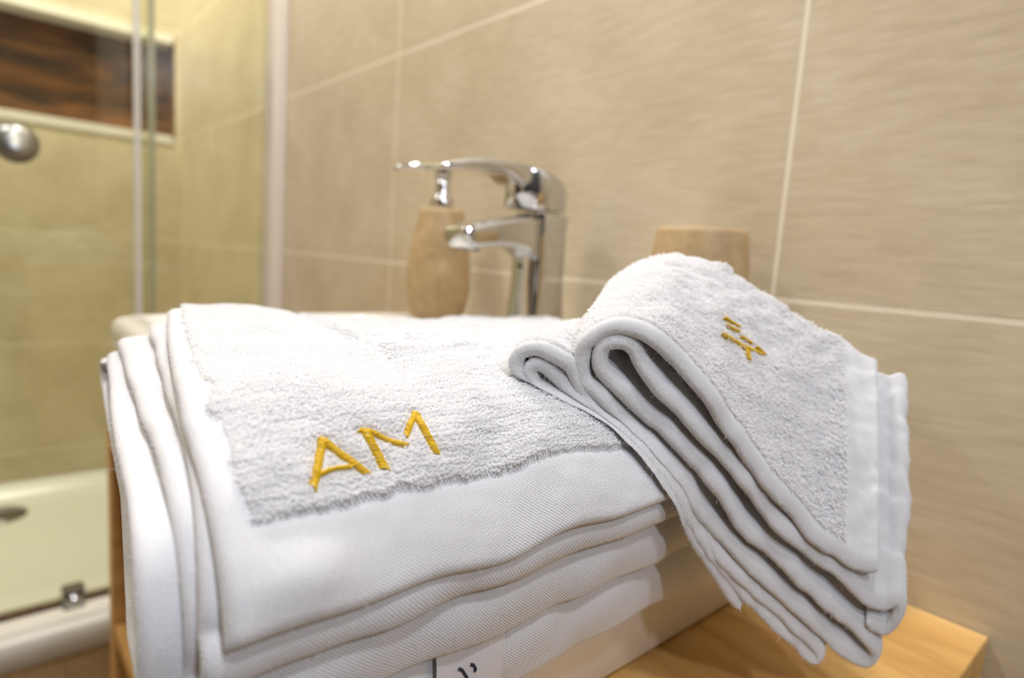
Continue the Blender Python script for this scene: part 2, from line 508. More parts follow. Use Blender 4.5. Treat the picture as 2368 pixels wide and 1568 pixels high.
# ------------------------------------------------------------------ shower
t = thing('shower_tray', 'white shower tray with a low rim, behind the glass at the left', 'shower tray', (-1.66, -0.2, 0))
TZ = Z - 0.728; LZ = Z - 0.695; TX = -1.243; TF = -0.85
def rr3(x0, x1, y0, y1, r, z, n=8):
    p = rrect((x1 - x0) / 2, (y1 - y0) / 2, r, n)
    return np.stack([p[:, 0] + (x0 + x1) / 2, p[:, 1] + (y0 + y1) / 2, np.full(len(p), z)], 1)
x0, x1, y0, y1 = SX + .002, TX, TF, WY - .002
loft('basin_shell', [rr3(x0, x1, y0, y1, .01, LZ - .05), rr3(x0, x1, y0, y1, .01, LZ - .004), rr3(x0 + .003, x1 - .003, y0 + .003, y1 - .003, .01, LZ),
                     rr3(x0 + .03, x1 - .035, y0 + .03, y1 - .03, .03, LZ), rr3(x0 + .036, x1 - .042, y0 + .036, y1 - .036, .03, LZ - .006),
                     rr3(x0 + .05, x1 - .06, y0 + .05, y1 - .05, .04, TZ + .003), rr3(x0 + .08, x1 - .09, y0 + .08, y1 - .08, .05, TZ)], MAT['acrylic'], t)
boxes('plinth', [(x0, x1 - .012, y0 + .012, y1, 0.0, LZ - .0505)], MAT['stone'], t)
lathe('drain_cover', [(0.055, TZ - .002), (0.055, TZ + .004), (0.05, TZ + .007), (0.0, TZ + .008)], (-1.93, 0.035, 0), MAT['chrome_dark'], t)

GX = -1.300
g = thing('shower_screen', 'fixed clear glass shower panel against the tiled wall, with pale wall profile', 'shower screen', (GX, 0.36, LZ))
boxes('glass_pane', [(GX - .003, GX + .003, 0.236, WY - .022, LZ, 2.0)], MAT['glass'], g)
boxes('wall_profile', [(GX - .004, GX + .045, WY - .026, WY - .001, LZ, 2.02)], MAT['profile'], g, bevel=.002)
boxes('edge_seal', [(GX - .006, GX + .006, 0.225, 0.2355, LZ, 2.0)], MAT['seal'], g, bevel=.001)
boxes('gasket', [(GX - .008, GX - .0042, WY - .024, WY - .010, LZ, 2.02)], MAT['chrome_dark'], g)
g = thing('shower_door', 'clear glass shower door with a round chrome knob', 'shower door', (GX - .03, -0.15, LZ))
DX = GX - .03
boxes('glass_pane', [(DX - .003, DX + .003, -0.45, 0.252, LZ + .012, 1.98)], MAT['glass'], g)
boxes('edge_seal', [(DX - .006, DX + .006, 0.2525, 0.264, LZ + .012, 1.98)], MAT['seal'], g, bevel=.001)
boxes('shadow_strip', [(DX - .010, DX + .010, -0.45, 0.250, LZ + .0005, LZ + .0115)], MAT['door'], g, bevel=.002)  # brown strip stands in for the shadow line under the glass door
lathe('knob', [(0.0, DX + .062), (0.018, DX + .061), (0.028, DX + .055), (0.031, DX + .045), (0.029, DX + .034), (0.016, DX + .026), (0.012, DX + .016), (0.014, DX + .004), (0.014, DX + .0032)],
      (0, 0.060, Z + .128), MAT['satin'], g, axis='x')
br = boxes('guide_bracket', [(DX + .004, DX + .032, 0.105, 0.140, LZ + .002, LZ + .042)], MAT['chrome_dark'], g, bevel=.004)
lathe('roller', [(0.0, DX + .046), (0.010, DX + .045), (0.012, DX + .040), (0.012, DX + .033)], (0, 0.122, LZ + .024), MAT['chrome'], br, axis='x', n=20)

# ------------------------------------------------------------------ vanity, basin
VX0, VX1, VY0 = -0.822, -0.066, 0.112
WZ = Z - 0.2165
v = thing('vanity_unit', 'open oak vanity unit with a board top carrying the white basin', 'vanity', (-0.44, 0.3, 0.40))
boxes('top_board', [(VX0, VX1, VY0, WY - .001, WZ - .025, WZ)], MAT['oak'], v, bevel=.0015)
boxes('side_panel', [(VX0, VX0 + .022, VY0, WY - .001, WZ - .36, WZ - .0255)], MAT['oak'], v, bevel=.0015)
boxes('side_panel', [(VX1 - .022, VX1, VY0, WY - .001, WZ - .36, WZ - .0255)], MAT['oak'], v, bevel=.0015)
boxes('shelf', [(VX0 + .0225, VX1 - .0225, VY0 + .002, WY - .001, Z - .46 - .02, Z - .46)], MAT['oak'], v, bevel=.0015)
boxes('back_panel', [(VX0 + .0225, VX1 - .0225, WY - .012, WY - .001, Z - .4595, WZ - .0255)], MAT['oak'], v)

RZ = Z - 0.080
BX0, BX1, BY0, BY1 = -0.716, -0.173, 0.098, WY - .003
b = thing('wash_basin', 'white rectangular ceramic wash basin standing on the oak board', 'basin', (-0.44, 0.3, WZ))
def br_(i, z, r, back=None):
    return rr3(BX0 + i, BX1 - i, BY0 + i, BY1 - (i if back is None else back), r, z, 12)
loft('bowl', [br_(.012, WZ + .0005, .03), br_(.008, WZ + .006, .03), br_(.004, WZ + .07, .03), br_(.0, RZ - .014, .032), br_(.001, RZ - .006, .032), br_(.005, RZ - .0015, .032), br_(.010, RZ, .03),
              br_(.022, RZ, .03, .105), br_(.026, RZ - .002, .03, .109), br_(.030, RZ - .010, .03, .113),
              br_(.040, RZ - .06, .04, .123), br_(.058, RZ - .095, .05, .141), br_(.10, RZ - .106, .05, .17), br_(.16, RZ - .108, .02, .21)], MAT['ceramic'], b)
lathe('drain', [(0.030, RZ - .1075), (0.030, RZ - .104), (0.024, RZ - .102), (0.0, RZ - .1015)], (-0.44, 0.235, 0), MAT['chrome'], b)

# ------------------------------------------------------------------ faucet
FXc, FYc = -0.444, 0.420
f = thing('basin_faucet', 'chrome single-lever faucet on the back edge of the basin', 'faucet', (FXc, FYc, RZ))
def ring_xy(cx, cy, hx, hy, r, z): 
    p = rrect(hx, hy, r, 8)
    return np.stack([p[:, 0] + cx, p[:, 1] + cy, np.full(len(p), z)], 1)
loft('body', [ring_xy(FXc, FYc, .0255, .027, .012, RZ + .0003), ring_xy(FXc, FYc, .0255, .027, .012, RZ + .004), ring_xy(FXc, FYc, .0225, .0245, .010, RZ + .008),
              ring_xy(FXc, FYc, .0205, .0235, .0135, RZ + .06), ring_xy(FXc, FYc, .0205, .0235, .0135, Z + .030), ring_xy(FXc, FYc + .001, .0205, .0235, .0135, Z + .043),
              ring_xy(FXc, FYc + .001, .0195, .0225, .009, Z + .0445)], MAT['chrome'], f)
sp = []
for (y, zc, hz, hx) in [(.402, .020, .0215, .0195), (.390, .024, .0165, .0195), (.375, .0245, .0135, .0192), (.355, .0225, .0115, .0188), (.335, .0185, .0100, .0183), (.322, .0150, .0088, .0178), (.3195, .0143, .0070, .0165)]:
    p = rrect(hx, hz, .006, 8)
    sh = (y - .36) * 0.0
    sp.append(np.stack([p[:, 0] + FXc, np.full(len(p), y) - (p[:, 1]) * 0.55 * (1 if y < .35 else 0.3 if y < .38 else 0), p[:, 1] + Z + zc], 1))
loft('spout', sp, MAT['chrome'], f)
lathe('aerator', [(0.0, Z + .0045), (0.009, Z + .0045), (0.010, Z + .006), (0.010, Z + .012)], (FXc, .334, 0), MAT['chrome_dark'], f, n=24)
# lever: rounded block on top of the body running on into a thin arched strap
def block_ring(h, e=0.0):
    th = np.linspace(0, 2 * np.pi, 64, endpoint=False); ct, sn_ = np.cos(th), np.sin(th)
    p = np.stack([(.0245 - e) * ct, (.0345 - e) * sn_], 1)
    y = p[:, 1] + FYc - .009
    zt = Z + .0865 - .0265 * np.clip((y - .385) / .068, 0, 1) ** 1.6
    zb = Z + .0465
    return np.stack([p[:, 0] + FXc, y, zb + (zt - zb) * h], 1)
loft('lever', [block_ring(0, .003), block_ring(.03, .0005), block_ring(.5), block_ring(.86), block_ring(.96, .0012), block_ring(1.0, .005)], MAT['chrome'], f)
lv = []
for (y, zb, zt, hx) in [(.400, .0700, .0800, .012), (.392, .068, .0850, .0170), (.380, .067, .0868, .0195), (.372, .0690, .0872, .0195), (.364, .0738, .0866, .0192), (.352, .0752, .0860, .019), (.336, .0752, .0846, .018), (.318, .0732, .0815, .017), (.304, .0708, .0778, .0158), (.294, .0698, .0742, .0145), (.2925, .0702, .0732, .013)]:
    p = rrect(hx, (zt - zb) / 2, min(.006, (zt - zb) * .45), 8)
    lv.append(np.stack([p[:, 0] + FXc, np.full(len(p), y), p[:, 1] + Z + (zb + zt) / 2], 1))
loft('lever_handle', lv, MAT['chrome'], f)
lathe('set_screw', [(0.0, -.0007), (0.0028, -.0006), (0.0031, .002)], (FXc, FYc - .0236, Z - .006), MAT['rubber'], f, n=16, axis='y')

# ------------------------------------------------------------------ soap dispenser and tumbler
SXc, SYc = -0.612, 0.418
s = thing('soap_dispenser', 'sand coloured soap dispenser with a chrome pump, behind the faucet spout', 'soap dispenser', (SXc, SYc, RZ))
lathe('bottle', [(0.0, RZ + .0004), (0.027, RZ + .0004), (0.030, RZ + .003), (0.0345, RZ + .018), (0.0375, RZ + .040), (0.0378, RZ + .056), (0.0355, RZ + .078), (0.0315, RZ + .100), (0.0275, RZ + .118), (0.0262, RZ + .128), (0.0250, RZ + .1315), (0.0, RZ + .132)], (SXc, SYc, 0), MAT['stone'], s, n=56, caps=(False, False))
lathe('collar', [(0.0, RZ + .1318), (0.0125, RZ + .1318), (0.0135, RZ + .134), (0.0135, RZ + .143), (0.011, RZ + .146), (0.0092, RZ + .148), (0.0085, RZ + .158), (0.0085, RZ + .166)], (SXc, SYc, 0), MAT['chrome'], s, n=28, caps=(False, True))
ph = lathe('pump_head', [(0.006, RZ + .1662), (0.0095, RZ + .167), (0.0105, RZ + .171), (0.0105, RZ + .180), (0.009, RZ + .184), (0.0, RZ + .1855)], (SXc, SYc, 0), MAT['chrome'], s, n=28, caps=(True, False))
noz, _ = catmull([(SXc - .004, SYc - .004, RZ + .178), (SXc - .022, SYc - .022, RZ + .1795), (SXc - .036, SYc - .036, RZ + .178), (SXc - .041, SYc - .041, RZ + .174)], .003)
link('nozzle', mesh_from('nozzle', [tube(noz, np.linspace(.0036, .0026, len(noz)), 12)]), MAT['chrome'], ph)

CX, CY = -0.268, 0.424
c = thing('tumbler', 'sand coloured bathroom tumbler by the tiled wall, half hidden behind the face towel', 'tumbler', (CX, CY, RZ))
lathe('cup', [(0.0, RZ + .0004), (0.030, RZ + .0004), (0.0335, RZ + .004), (0.0375, RZ + .030), (0.0385, RZ + .055), (0.0372, RZ + .085), (0.0345, RZ + .108), (0.0335, RZ + .1115), (0.0322, RZ + .1125), (0.0308, RZ + .1112), (0.0312, RZ + .106), (0.034, RZ + .06), (0.030, RZ + .012), (0.0, RZ + .008)], (CX, CY, 0), MAT['stone'], c, n=56, caps=(False, False))

# ------------------------------------------------------------------ bath towel
bt = thing('bath_towel', 'large folded white bath towel with AM in gold, draped over the basin corner', 'towel', (-0.26, 0.2, RZ))
# outer and inner drape profiles in X / height (relative to the camera height)
FARX = -0.40
def drape(tau, fr):
    """tau array: 0..1 flat run, 1..2 bend over the rim, 2..3 hanging down outside"""
    def curve(xc, zc, a, b, far, zend, pw=1.0):
        x = np.where(tau < 1, far + (xc - far) * tau, np.where(tau < 2, xc + a * np.abs(np.sin((tau - 1) * np.pi / 2)) ** pw, xc + a - 0.004 * (tau - 2)))
        z = np.where(tau < 1, zc + b, np.where(tau < 2, zc + b * np.abs(np.cos((np.clip(tau, 1, 2) - 1) * np.pi / 2)) ** pw, zc + (zend - zc) * (tau - 2)))
        return x, z
    xo, zo = curve(-.222, -.106, .081, .064, FARX, -.200)
    xi, zi = curve(-.1995, -.1045, .0335, .0305, FARX - .02, -.200, .82)
    return xo * (1 - fr) + xi * fr, zo * (1 - fr) + zi * fr

NL = 4
ZEND = [-.0980, -.1115, -.1360, -.1670]
YL = [([-.40, -.385, -.25, -.19, -.13], [.0850, .0815, .0540, .0440, .0425]),
      ([-.42, -.40, -.242, -.15, -.10], [.0790, .0757, .0516, .0384, .0370]),
      ([-.44, -.42, -.246, -.16, -.10], [.0650, .0630, .0438, .0366, .0350]),
      ([-.44, -.42, -.271, -.165, -.10], [.0590, .0575, .0388, .0275, .0250])]
YR = 0.362
wob1, wob2, wob3 = Wob(1, .05), Wob(2, .022), Wob(3, .010)

def bath_mid(k, tau, q):
    """mid-surface of layer k at tau (drape parameter) and q = distance from the left border"""
    fr = (k + .5) / NL
    x, z = drape(tau, fr)
    yl = np.interp(x, YL[k][0], YL[k][1])
    yl = yl + .0004 * wob1(x * .8 + k, x * 0 + .1 * k)
    y = yl + q
    sag = -.0105 * sstep(.12, .20, y) * sstep(-.22, -.38, x)
    z = z + sag - .0032 * (1 - k / 3.0) * sstep(.165, .215, y) * sstep(-.30, -.25, x) * (1 - sstep(1.75, 2.0, tau))
    # the border that overhangs the basin front droops a little
    z = z - .004 * sstep(.09, .03, y) * (1 - sstep(1.0, 2.0, tau))
    amp = .0011 if k == 0 else .0009
    z = z + amp * wob1(x + .3 * k, y) * (.35 + .65 * sstep(.01, .04, q))
    # hanging ends wander in and out, and their length too
    hang = sstep(1.5, 2.2, tau)
    if k > 0:
        t_ = (ZEND[k - 1] + .002 - z) / (ZEND[k - 1] - ZEND[k])
        x = x + hang * (.0024 * np.sin(np.pi * np.clip(t_, 0, 1)) - .0016 * np.exp(-((t_ + .05) / .22) ** 2))
    x = x + hang * (.0008 * wob1(y + k, .3 * k + 0 * y))
    z = z + hang * .0008 * wob1(y + 2 * k, 5 + 0 * y)
    return np.stack([x, y, z + Z], -1)

def tau_for_end(k):
    tt = np.linspace(0, 3, 3001); x, z = drape(tt, (k + .5) / NL)
    return tt[np.argmax((tt > 1) & (z < ZEND[k]))]

def bath_layer(k, thick, step):
    te = tau_for_end(k)
    tt = np.linspace(0, te, 2001)
    x, z = drape(tt, (k + .5) / NL)
    s = np.concatenate([[0], np.cumsum(np.hypot(np.diff(x), np.diff(z)))])
    Ls = s[-1]
    r = thick * .5
    us = edge_samples(Ls, r * 1.15, step); tau = np.interp(us, s, tt)
    Lq = YR - .06
    qs = edge_samples(Lq, r * 1.15, step)
    T, Qq = np.meshgrid(tau, qs, indexing='ij'); S, _ = np.meshgrid(us, qs, indexing='ij')
    C = bath_mid(k, T, Qq)
    n = grid_normals(C)
    if n[len(us) // 3, len(qs) // 2, 2] < 0: n = -n
    ed = np.minimum(round_prof(S, r * 1.15) * round_prof(Ls - S, r * 1.15), 1) * round_prof(Qq, r * 1.15) * round_prof(Lq - Qq, r * 1.15)
    return us, qs, S, Qq, C, n, ed, Ls, Lq

def bath_masks(S, Qq, Ls):
    """1 where the top layer is terry, 0 on its flat borders; and the ribbed centre panel"""
    wv = .0007 * wob3(Qq, S)
    near = sstep(.0265, .0285, Ls - S + wv)
    left = sstep(.0070, .0085, Qq + wv)
    terry = near * left
    panel = sstep(.0, .0016, (Ls - S) - .0905 + .5 * wv) * sstep(.0, .0016, Qq - .074 + .5 * wv)
    return terry, panel

TH = [.0074, .0066, .0066, .0064]
layer0 = None
for k in range(NL):
    us, qs, S, Qq, C, n, ed, Ls, Lq = bath_layer(k, TH[k], .0012 if k == 0 else .0016)
    h = ed * TH[k] / 2
    topo = np.zeros_like(h); midx = None
    if k == 0:
        terry, panel = bath_masks(S, Qq, Ls)
        groove = np.exp(-((Ls - S - .0272) / .0012) ** 2) * sstep(.007, .010, Qq)
        pg = np.exp(-((Ls - S - .0910) / .0022) ** 2) * sstep(.073, .075, Qq) + np.exp(-((Qq - .0742) / .0022) ** 2) * sstep(.0885, .0905, Ls - S)
        rib = np.sin((Ls - S - .0915) * 2 * np.pi / .0052 + 1.1 * wob2(S, Qq))
        pk = (.0005 * wob2(S, Qq) + .0003 * wob3(S, Qq)) * (.35 + .65 * terry)
        topo = .0013 * terry - .0007 * groove - .0016 * panel + .00022 * terry * np.cos((S - .004) * 2 * np.pi / .0017 + .5 * wob3(S, Qq)) - .0030 * pg + .0026 * panel + .0012 * panel * rib + pk
        # a soft pucker in the flat border at the near corner
        topo += .0035 * np.exp(-((Ls - S - .012) / .008) ** 2 - ((Qq - .020) / .012) ** 2)
    else:
        topo = .0003 * wob2(S + k, Qq)
    Pt = C + n * (h + topo * np.minimum(ed * 1.0, 1))[..., None]
    Pb = C - n * h[..., None]
    UV = np.stack([S, Qq], -1)
    a = grid_mesh('a', Pt, UV); b_ = grid_mesh('b', Pb[:, ::-1], UV[:, ::-1])
    if k == 0:
        qmid = terry[:-1, :-1].reshape(-1)
        mi = [np.where(qmid > .5, 1, 0), np.zeros(len(b_[1]), int)]
        me = mesh_from('top_layer', [a, b_], mi)
        o = link('top_layer', me, [MAT['knit'], MAT['terry']], bt)
        layer0 = (us, qs, S, Qq, Pt, n, Ls, Lq, terry, panel)
        bvh_bath = BVHTree.FromPolygons(Pt.reshape(-1, 3).tolist(), a[1].tolist())
    else:
        me = mesh_from('under_layer', [a, b_])
        o = link('under_layer', me, MAT['knit'], bt)

# the lowest fold: turns back under itself at the far end and sags in front of the basin
cz = [(-.170, -.128), (-.20, -.119), (-.28, -.106), (-.34, -.0965), (-.40, -.0900), (-.424, -.0872), (-.432, -.0820), (-.428, -.0765), (-.415, -.0742)]
cc, cs = catmull([(x, z) for x, z in cz], .0016)
yl = np.interp(cc[:, 0], [-.43, -.40, -.38, -.32, -.28, -.20, -.16], [.0560, .0530, .0510, .0455, .0425, .0315, .0290])
qs = edge_samples(.034, .0028, .0016)
Cg = np.stack([np.broadcast_to(cc[:, 0:1], (len(cc), len(qs))), yl[:, None] + qs[None] , np.broadcast_to(cc[:, 1:2], (len(cc), len(qs))) + Z], -1)
Cg = Cg + np.stack([0 * Cg[..., 0], 0 * Cg[..., 0], .0008 * wob2(Cg[..., 0], Cg[..., 1])], -1)
n = grid_normals(Cg)
Sg = np.broadcast_to(cs[:, None], Cg.shape[:2]); Qg = np.broadcast_to(qs[None], Cg.shape[:2])
hh = .0026 * round_prof(Qg, .0028) * round_prof(.034 - Qg, .0028) * round_prof(Sg, .003) * round_prof(cs[-1] - Sg, .003)
UV = np.stack([Sg, Qg], -1)
me = mesh_from('turned_fold', [grid_mesh('a', Cg + n * hh[..., None], UV), grid_mesh('b', (Cg - n * hh[..., None])[:, ::-1], UV[:, ::-1])])
link('turned_fold', me, MAT['knit'], bt)

# terry loops on the top layer
us, qs, S, Qq, Pt, n, Ls, Lq, terry, panel = layer0
def sample_grid(G, us, qs, u, q):
    iu = np.clip(np.searchsorted(us, u) - 1, 0, len(us) - 2); iq = np.clip(np.searchsorted(qs, q) - 1, 0, len(qs) - 2)
    fu = ((u - us[iu]) / (us[iu + 1] - us[iu])); fq = ((q - qs[iq]) / (qs[iq + 1] - qs[iq]))
    if G.ndim == 3: fu, fq = fu[:, None], fq[:, None]
    return (G[iu, iq] * (1 - fu) * (1 - fq) + G[iu + 1, iq] * fu * (1 - fq) + G[iu, iq + 1] * (1 - fu) * fq + G[iu + 1, iq + 1] * fu * fq)
rows = np.arange(.004, Ls - .02, .0017); rows = np.sort(np.concatenate([rows, rows + .0006])); cols = np.arange(.0065, Lq - .004, .00100)
U, Q2 = np.meshgrid(rows, cols, indexing='ij')
U = (U + rng.normal(0, .00018, U.shape) + .0006 * wob3(U, Q2)).ravel(); Q2 = (Q2 + rng.normal(0, .00025, Q2.shape)).ravel()
U = np.clip(U, 0, Ls); Q2 = np.clip(Q2, 0, Lq)
tm = sample_grid(terry, us, qs, U, Q2); pm = sample_grid(panel, us, qs, U, Q2)
gm = sample_grid(pg, us, qs, U, Q2)
keep = (tm > .8) & (gm < .15) & ((sample_grid(panel, us, qs, U, Q2) < .5) | (sample_grid(rib, us, qs, U, Q2) > .1))
U, Q2, pm = U[keep], Q2[keep], pm[keep]
bp_ = sample_grid(Pt, us, qs, U, Q2); bn = sample_grid(n, us, qs, U, Q2); bn /= np.linalg.norm(bn, axis=1, keepdims=True)
E = np.zeros_like(bn); E[:, 1] = 1; E -= bn * (E * bn).sum(1, keepdims=True); E /= np.linalg.norm(E, axis=1, keepdims=True)
pts = loops_on(bp_, bn, E, .00095, .00090, 11, .26)
pts = np.where((pm > .5)[:, None, None], loops_on(bp_, bn, E, .0006, .0009, 12, .25), pts)
BATH_LOOPS = (bp_, pts)

# ------------------------------------------------------------------ gold embroidery
def cast(bvh, px, py):
    d = ray(px, py); d = d / np.linalg.norm(d)
    loc, nor, i, dist = bvh.ray_cast(Vector(CAM), Vector(d))
    if loc is None: return None, None
    nor = np.array(nor)
    if nor.dot(d) > 0: nor = -nor
    return np.array(loc), nor

def stitched(bvh, strokes, lift, pitch=.00062, thr=.00027):
    """satin stitch: threads laid side by side across every stroke"""
    parts = []; foot = []
    r = np.random.default_rng(5)
    for pix, wid in strokes:
        P = []; Nn = []
        pp, _ = catmull(pix, 3.0)
        for p in pp:
            a, nn = cast(bvh, *p)
            if a is not None: P.append(a); Nn.append(nn)
        P = np.array(P); nm = np.mean(Nn, 0); nm /= np.linalg.norm(nm)
        # smooth
        for _ in range(3): P[1:-1] = (P[:-2] + 2 * P[1:-1] + P[2:]) / 4
        s = np.concatenate([[0], np.cumsum(np.linalg.norm(np.diff(P, axis=0), axis=1))])
        m = max(4, int(s[-1] / pitch))
        q = np.linspace(0, s[-1], m)
        C = np.stack([np.interp(q, s, P[:, k]) for k in range(3)], 1)
        T = np.gradient(C, axis=0); T /= np.linalg.norm(T, axis=1, keepdims=True)
        A = np.cross(np.broadcast_to(nm, T.shape), T); A /= np.linalg.norm(A, axis=1, keepdims=True)
        for i in range(m):
            w = wid * r.uniform(.92, 1.08) / 2
            u = np.linspace(-1, 1, 9)
            sl = T[i] * (pitch * 1.5)
            arc = np.sqrt(np.clip(1 - u ** 2, 0, 1))
            line = C[i] + A[i] * (u * w)[:, None] + sl * u[:, None] + nm * (lift * (arc * .95 - .30) + r.normal(0, .00007))[:, None]
            parts.append(tube(line, thr * r.uniform(.85, 1.15), 5)); foot.append(line[::4])
    return parts, np.concatenate(foot)

letters = {
    'embroidered_letter_a': [([(746, 1018), (739, 1054), (732, 1092), (723, 1127)], .0025),
                             ([(745, 1017), (783, 1048), (813, 1069), (848, 1096)], .0025),
                             ([(742, 1096), (774, 1085), (814, 1081)], .0012)],
    'embroidered_letter_m': [([(845, 1000), (869, 1044), (890, 1086)], .0029),
                             ([(832, 997), (859, 1001), (897, 1020), (939, 1031)], .0020),
                             ([(960, 958), (947, 985), (938, 1009)], .0021),
                             ([(961, 957), (979, 991), (996, 1023), (1009, 1050)], .0026)],
}
feet = []
for nm_, st in letters.items():
    pt_, ft_ = stitched(bvh_bath, st, .0017); feet.append(ft_)
    o = link(nm_, mesh_from(nm_, pt_), MAT['gold'], bt)
    o['label'] = 'gold satin-stitched letter'
def clear_of(base, foot, r):
    from mathutils.kdtree import KDTree
    kd = KDTree(len(foot))
    for i, p in enumerate(foot): kd.insert(p, i)
    kd.balance()
    lo, hi = foot.min(0) - r, foot.max(0) + r
    m = ((base > lo) & (base < hi)).all(1)
    keep = np.ones(len(base), bool)
    for i in np.nonzero(m)[0]:
        if kd.find(base[i])[2] < r: keep[i] = False
    return keep
hair('terry_loops', BATH_LOOPS[1][clear_of(BATH_LOOPS[0], np.concatenate(feet), .0011)], .00026, MAT['loops'], bt)

# care label sewn between the lower layers
tg = []
tz = np.array([-.128, -.1375, -.144, -.151, -.160])
_tt = np.linspace(1, 3, 900); _x, _z = drape(_tt, 3.5 / NL)
tx = np.interp(-tz, -_z, _x) + TH[3] / 2 + np.array([.0006, .0036, .0042, .0042, .0036])
ly0, ly1 = .1150, .1462
def tag_pt(v, y): return np.stack([np.interp(v, np.linspace(0, 1, 5), tx) , y, np.interp(v, np.linspace(0, 1, 5), tz) + Z], -1)
vv, yy = np.meshgrid(np.linspace(0, 1, 14), np.linspace(ly0, ly1, 10), indexing='ij')
G = tag_pt(vv, yy); G[..., 0] += .0006 * np.sin(yy * 240)
UV = np.stack([vv, yy], -1); off = np.array([-.00025, 0, 0])
me = mesh_from('care_label', [grid_mesh('a', G, UV), grid_mesh('b', (G + off)[:, ::-1], UV[:, ::-1])])
cl = link('care_label', me, MAT['ribbon'], bt)
cl['label'] = 'white printed care label'
bvh_tag = BVHTree.FromPolygons(G.reshape(-1, 3).tolist(), grid_mesh('a', G, UV)[1].tolist())
ink = []
for pix in [[(1059, 1546), (1068, 1549), (1074, 1558), (1080, 1567)], [(1087, 1536), (1095, 1538), (1099, 1547), (1096, 1552)]]:
    P = [cast(bvh_tag, *p)[0] for p in pix]; P = [p for p in P if p is not None]
    if len(P) > 2:
        L_, _ = catmull(np.array(P) + np.array([.0002, 0, 0]), .0003); ink.append(tube(L_, .00055, 6))
if ink:
    link('printed_mark', mesh_from('printed_mark', ink), MAT['ink'], cl)

# ------------------------------------------------------------------ face towel
ft = thing('face_towel', 'small folded white face towel hanging over the right edge of the bath towel', 'towel', (-0.15, 0.25, RZ))
p0 = np.array([-.1742, .1712, -.0486]); bdir = np.array([.088, .155, -.134]); cdir = np.array([0, -.010, .055])
pn = np.cross(bdir, cdir); pn /= np.linalg.norm(pn)
bu = bdir / np.linalg.norm(bdir); cu = np.cross(pn, bu); cu = cu if cu[2] > 0 else -cu
def on_plane(px, py):
    d = ray(px, py); t = pn.dot(p0) / pn.dot(d)
    p = d * t
    return np.array([(p - p0).dot(bu), (p - p0).dot(cu)])
def from_plane(ab): return p0 + ab[..., 0:1] * bu + ab[..., 1:2] * cu

# one continuous cloth: top layer, loop, back under, turned at the tip, inner layer, inner loop, inner layer
UP = [(2034, 1316), (1990, 1316), (1937, 1288), (1877, 1246), (1842, 1205), (1806, 1163), (1768, 1118), (1735, 1075), (1704, 1025), (1668, 980), (1645, 933), (1594, 874), (1553, 830), (1525, 800), (1492, 777),
      (1453, 765), (1415, 764), (1378, 780), (1350, 803), (1343, 833), (1341, 864), (1351, 892), (1382, 915), (1415, 952), (1453, 998), (1504, 1046), (1538, 1086), (1577, 1129), (1604, 1175), (1643, 1226), (1677, 1260), (1727, 1311),
      (1776, 1356), (1813, 1392), (1863, 1434), (1900, 1474), (1949, 1510), (1993, 1537), (2012, 1540), (2024, 1524), (2020, 1503), (1999, 1476), (1962, 1447), (1925, 1418), (1887, 1383), (1850, 1351), (1826, 1321), (1788, 1291), (1751, 1262), (1714, 1225),
      (1688, 1180), (1660, 1138), (1620, 1092), (1585, 1052), (1540, 1004), (1504, 978), (1466, 942), (1436, 908), (1408, 884), (1388, 858), (1384, 833), (1392, 808), (1415, 797), (1442, 798), (1464, 813), (1478, 840), (1501, 874), (1527, 908), (1558, 938), (1594, 976),
      (1628, 1018), (1666, 1061), (1709, 1106), (1742, 1150), (1768, 1188), (1800, 1222), (1826, 1246), (1855, 1274), (1887, 1301), (1925, 1325), (1959, 1351), (1980, 1372), (2012, 1397), (2048, 1408), (2074, 1399), (2082, 1412), (2070, 1445), (2050, 1464), (2028, 1458), (2004, 1440)]
LO = [(1300, 935), (1262, 915), (1225, 893), (1200, 872), (1187, 845), (1196, 822), (1221, 811), (1251, 812), (1290, 830), (1318, 852), (1350, 920), (1400, 985), (1440, 1025), (1490, 1078), (1530, 1120), (1575, 1172), (1600, 1215), (1640, 1266), (1670, 1302), (1720, 1350),
      (1770, 1398), (1810, 1432), (1850, 1470), (1880, 1500), (1895, 1520), (1888, 1533), (1862, 1520), (1830, 1485), (1795, 1456), (1751, 1412), (1714, 1376), (1677, 1332), (1640, 1282), (1612, 1236), (1578, 1190), (1548, 1146), (1506, 1100), (1464, 1056), (1413, 1003), (1375, 966), (1337, 928), (1305, 899),
      (1280, 871), (1254, 850), (1233, 846), (1221, 856), (1224, 878), (1235, 903), (1258, 920), (1290, 936), (1320, 956), (1355, 985), (1402, 1026), (1453, 1072), (1500, 1120), (1535, 1160), (1585, 1222), (1635, 1302), (1680, 1370), (1712, 1412)]
wl_ = np.array([-.060, .092, .026]); wr_ = np.array([-.0335, .0547, .1015])
aL = on_plane(1415, 762)[0]; aR = on_plane(2018, 1328)[0]
bulge_dir = np.array([.35, -.35, .87])
def sweep(ab, v, low=None):
    """ab (...,2) on the front plane, v 0 front .. 1 back"""
    k = ((ab[..., 0:1] - aL) / (aR - aL))
    w0 = wl_ if low is None else low
    w = w0 + (wr_ - w0) * np.clip(k, -.6, 1.25)
    w = w + np.array([0, 0, .009]) * np.sin(np.pi * np.clip(k, 0, 1))
    return from_plane(ab) + v[..., None] * w + bulge_dir * (.004 * np.sin(np.pi * np.clip(v, 0, 1)))[..., None]

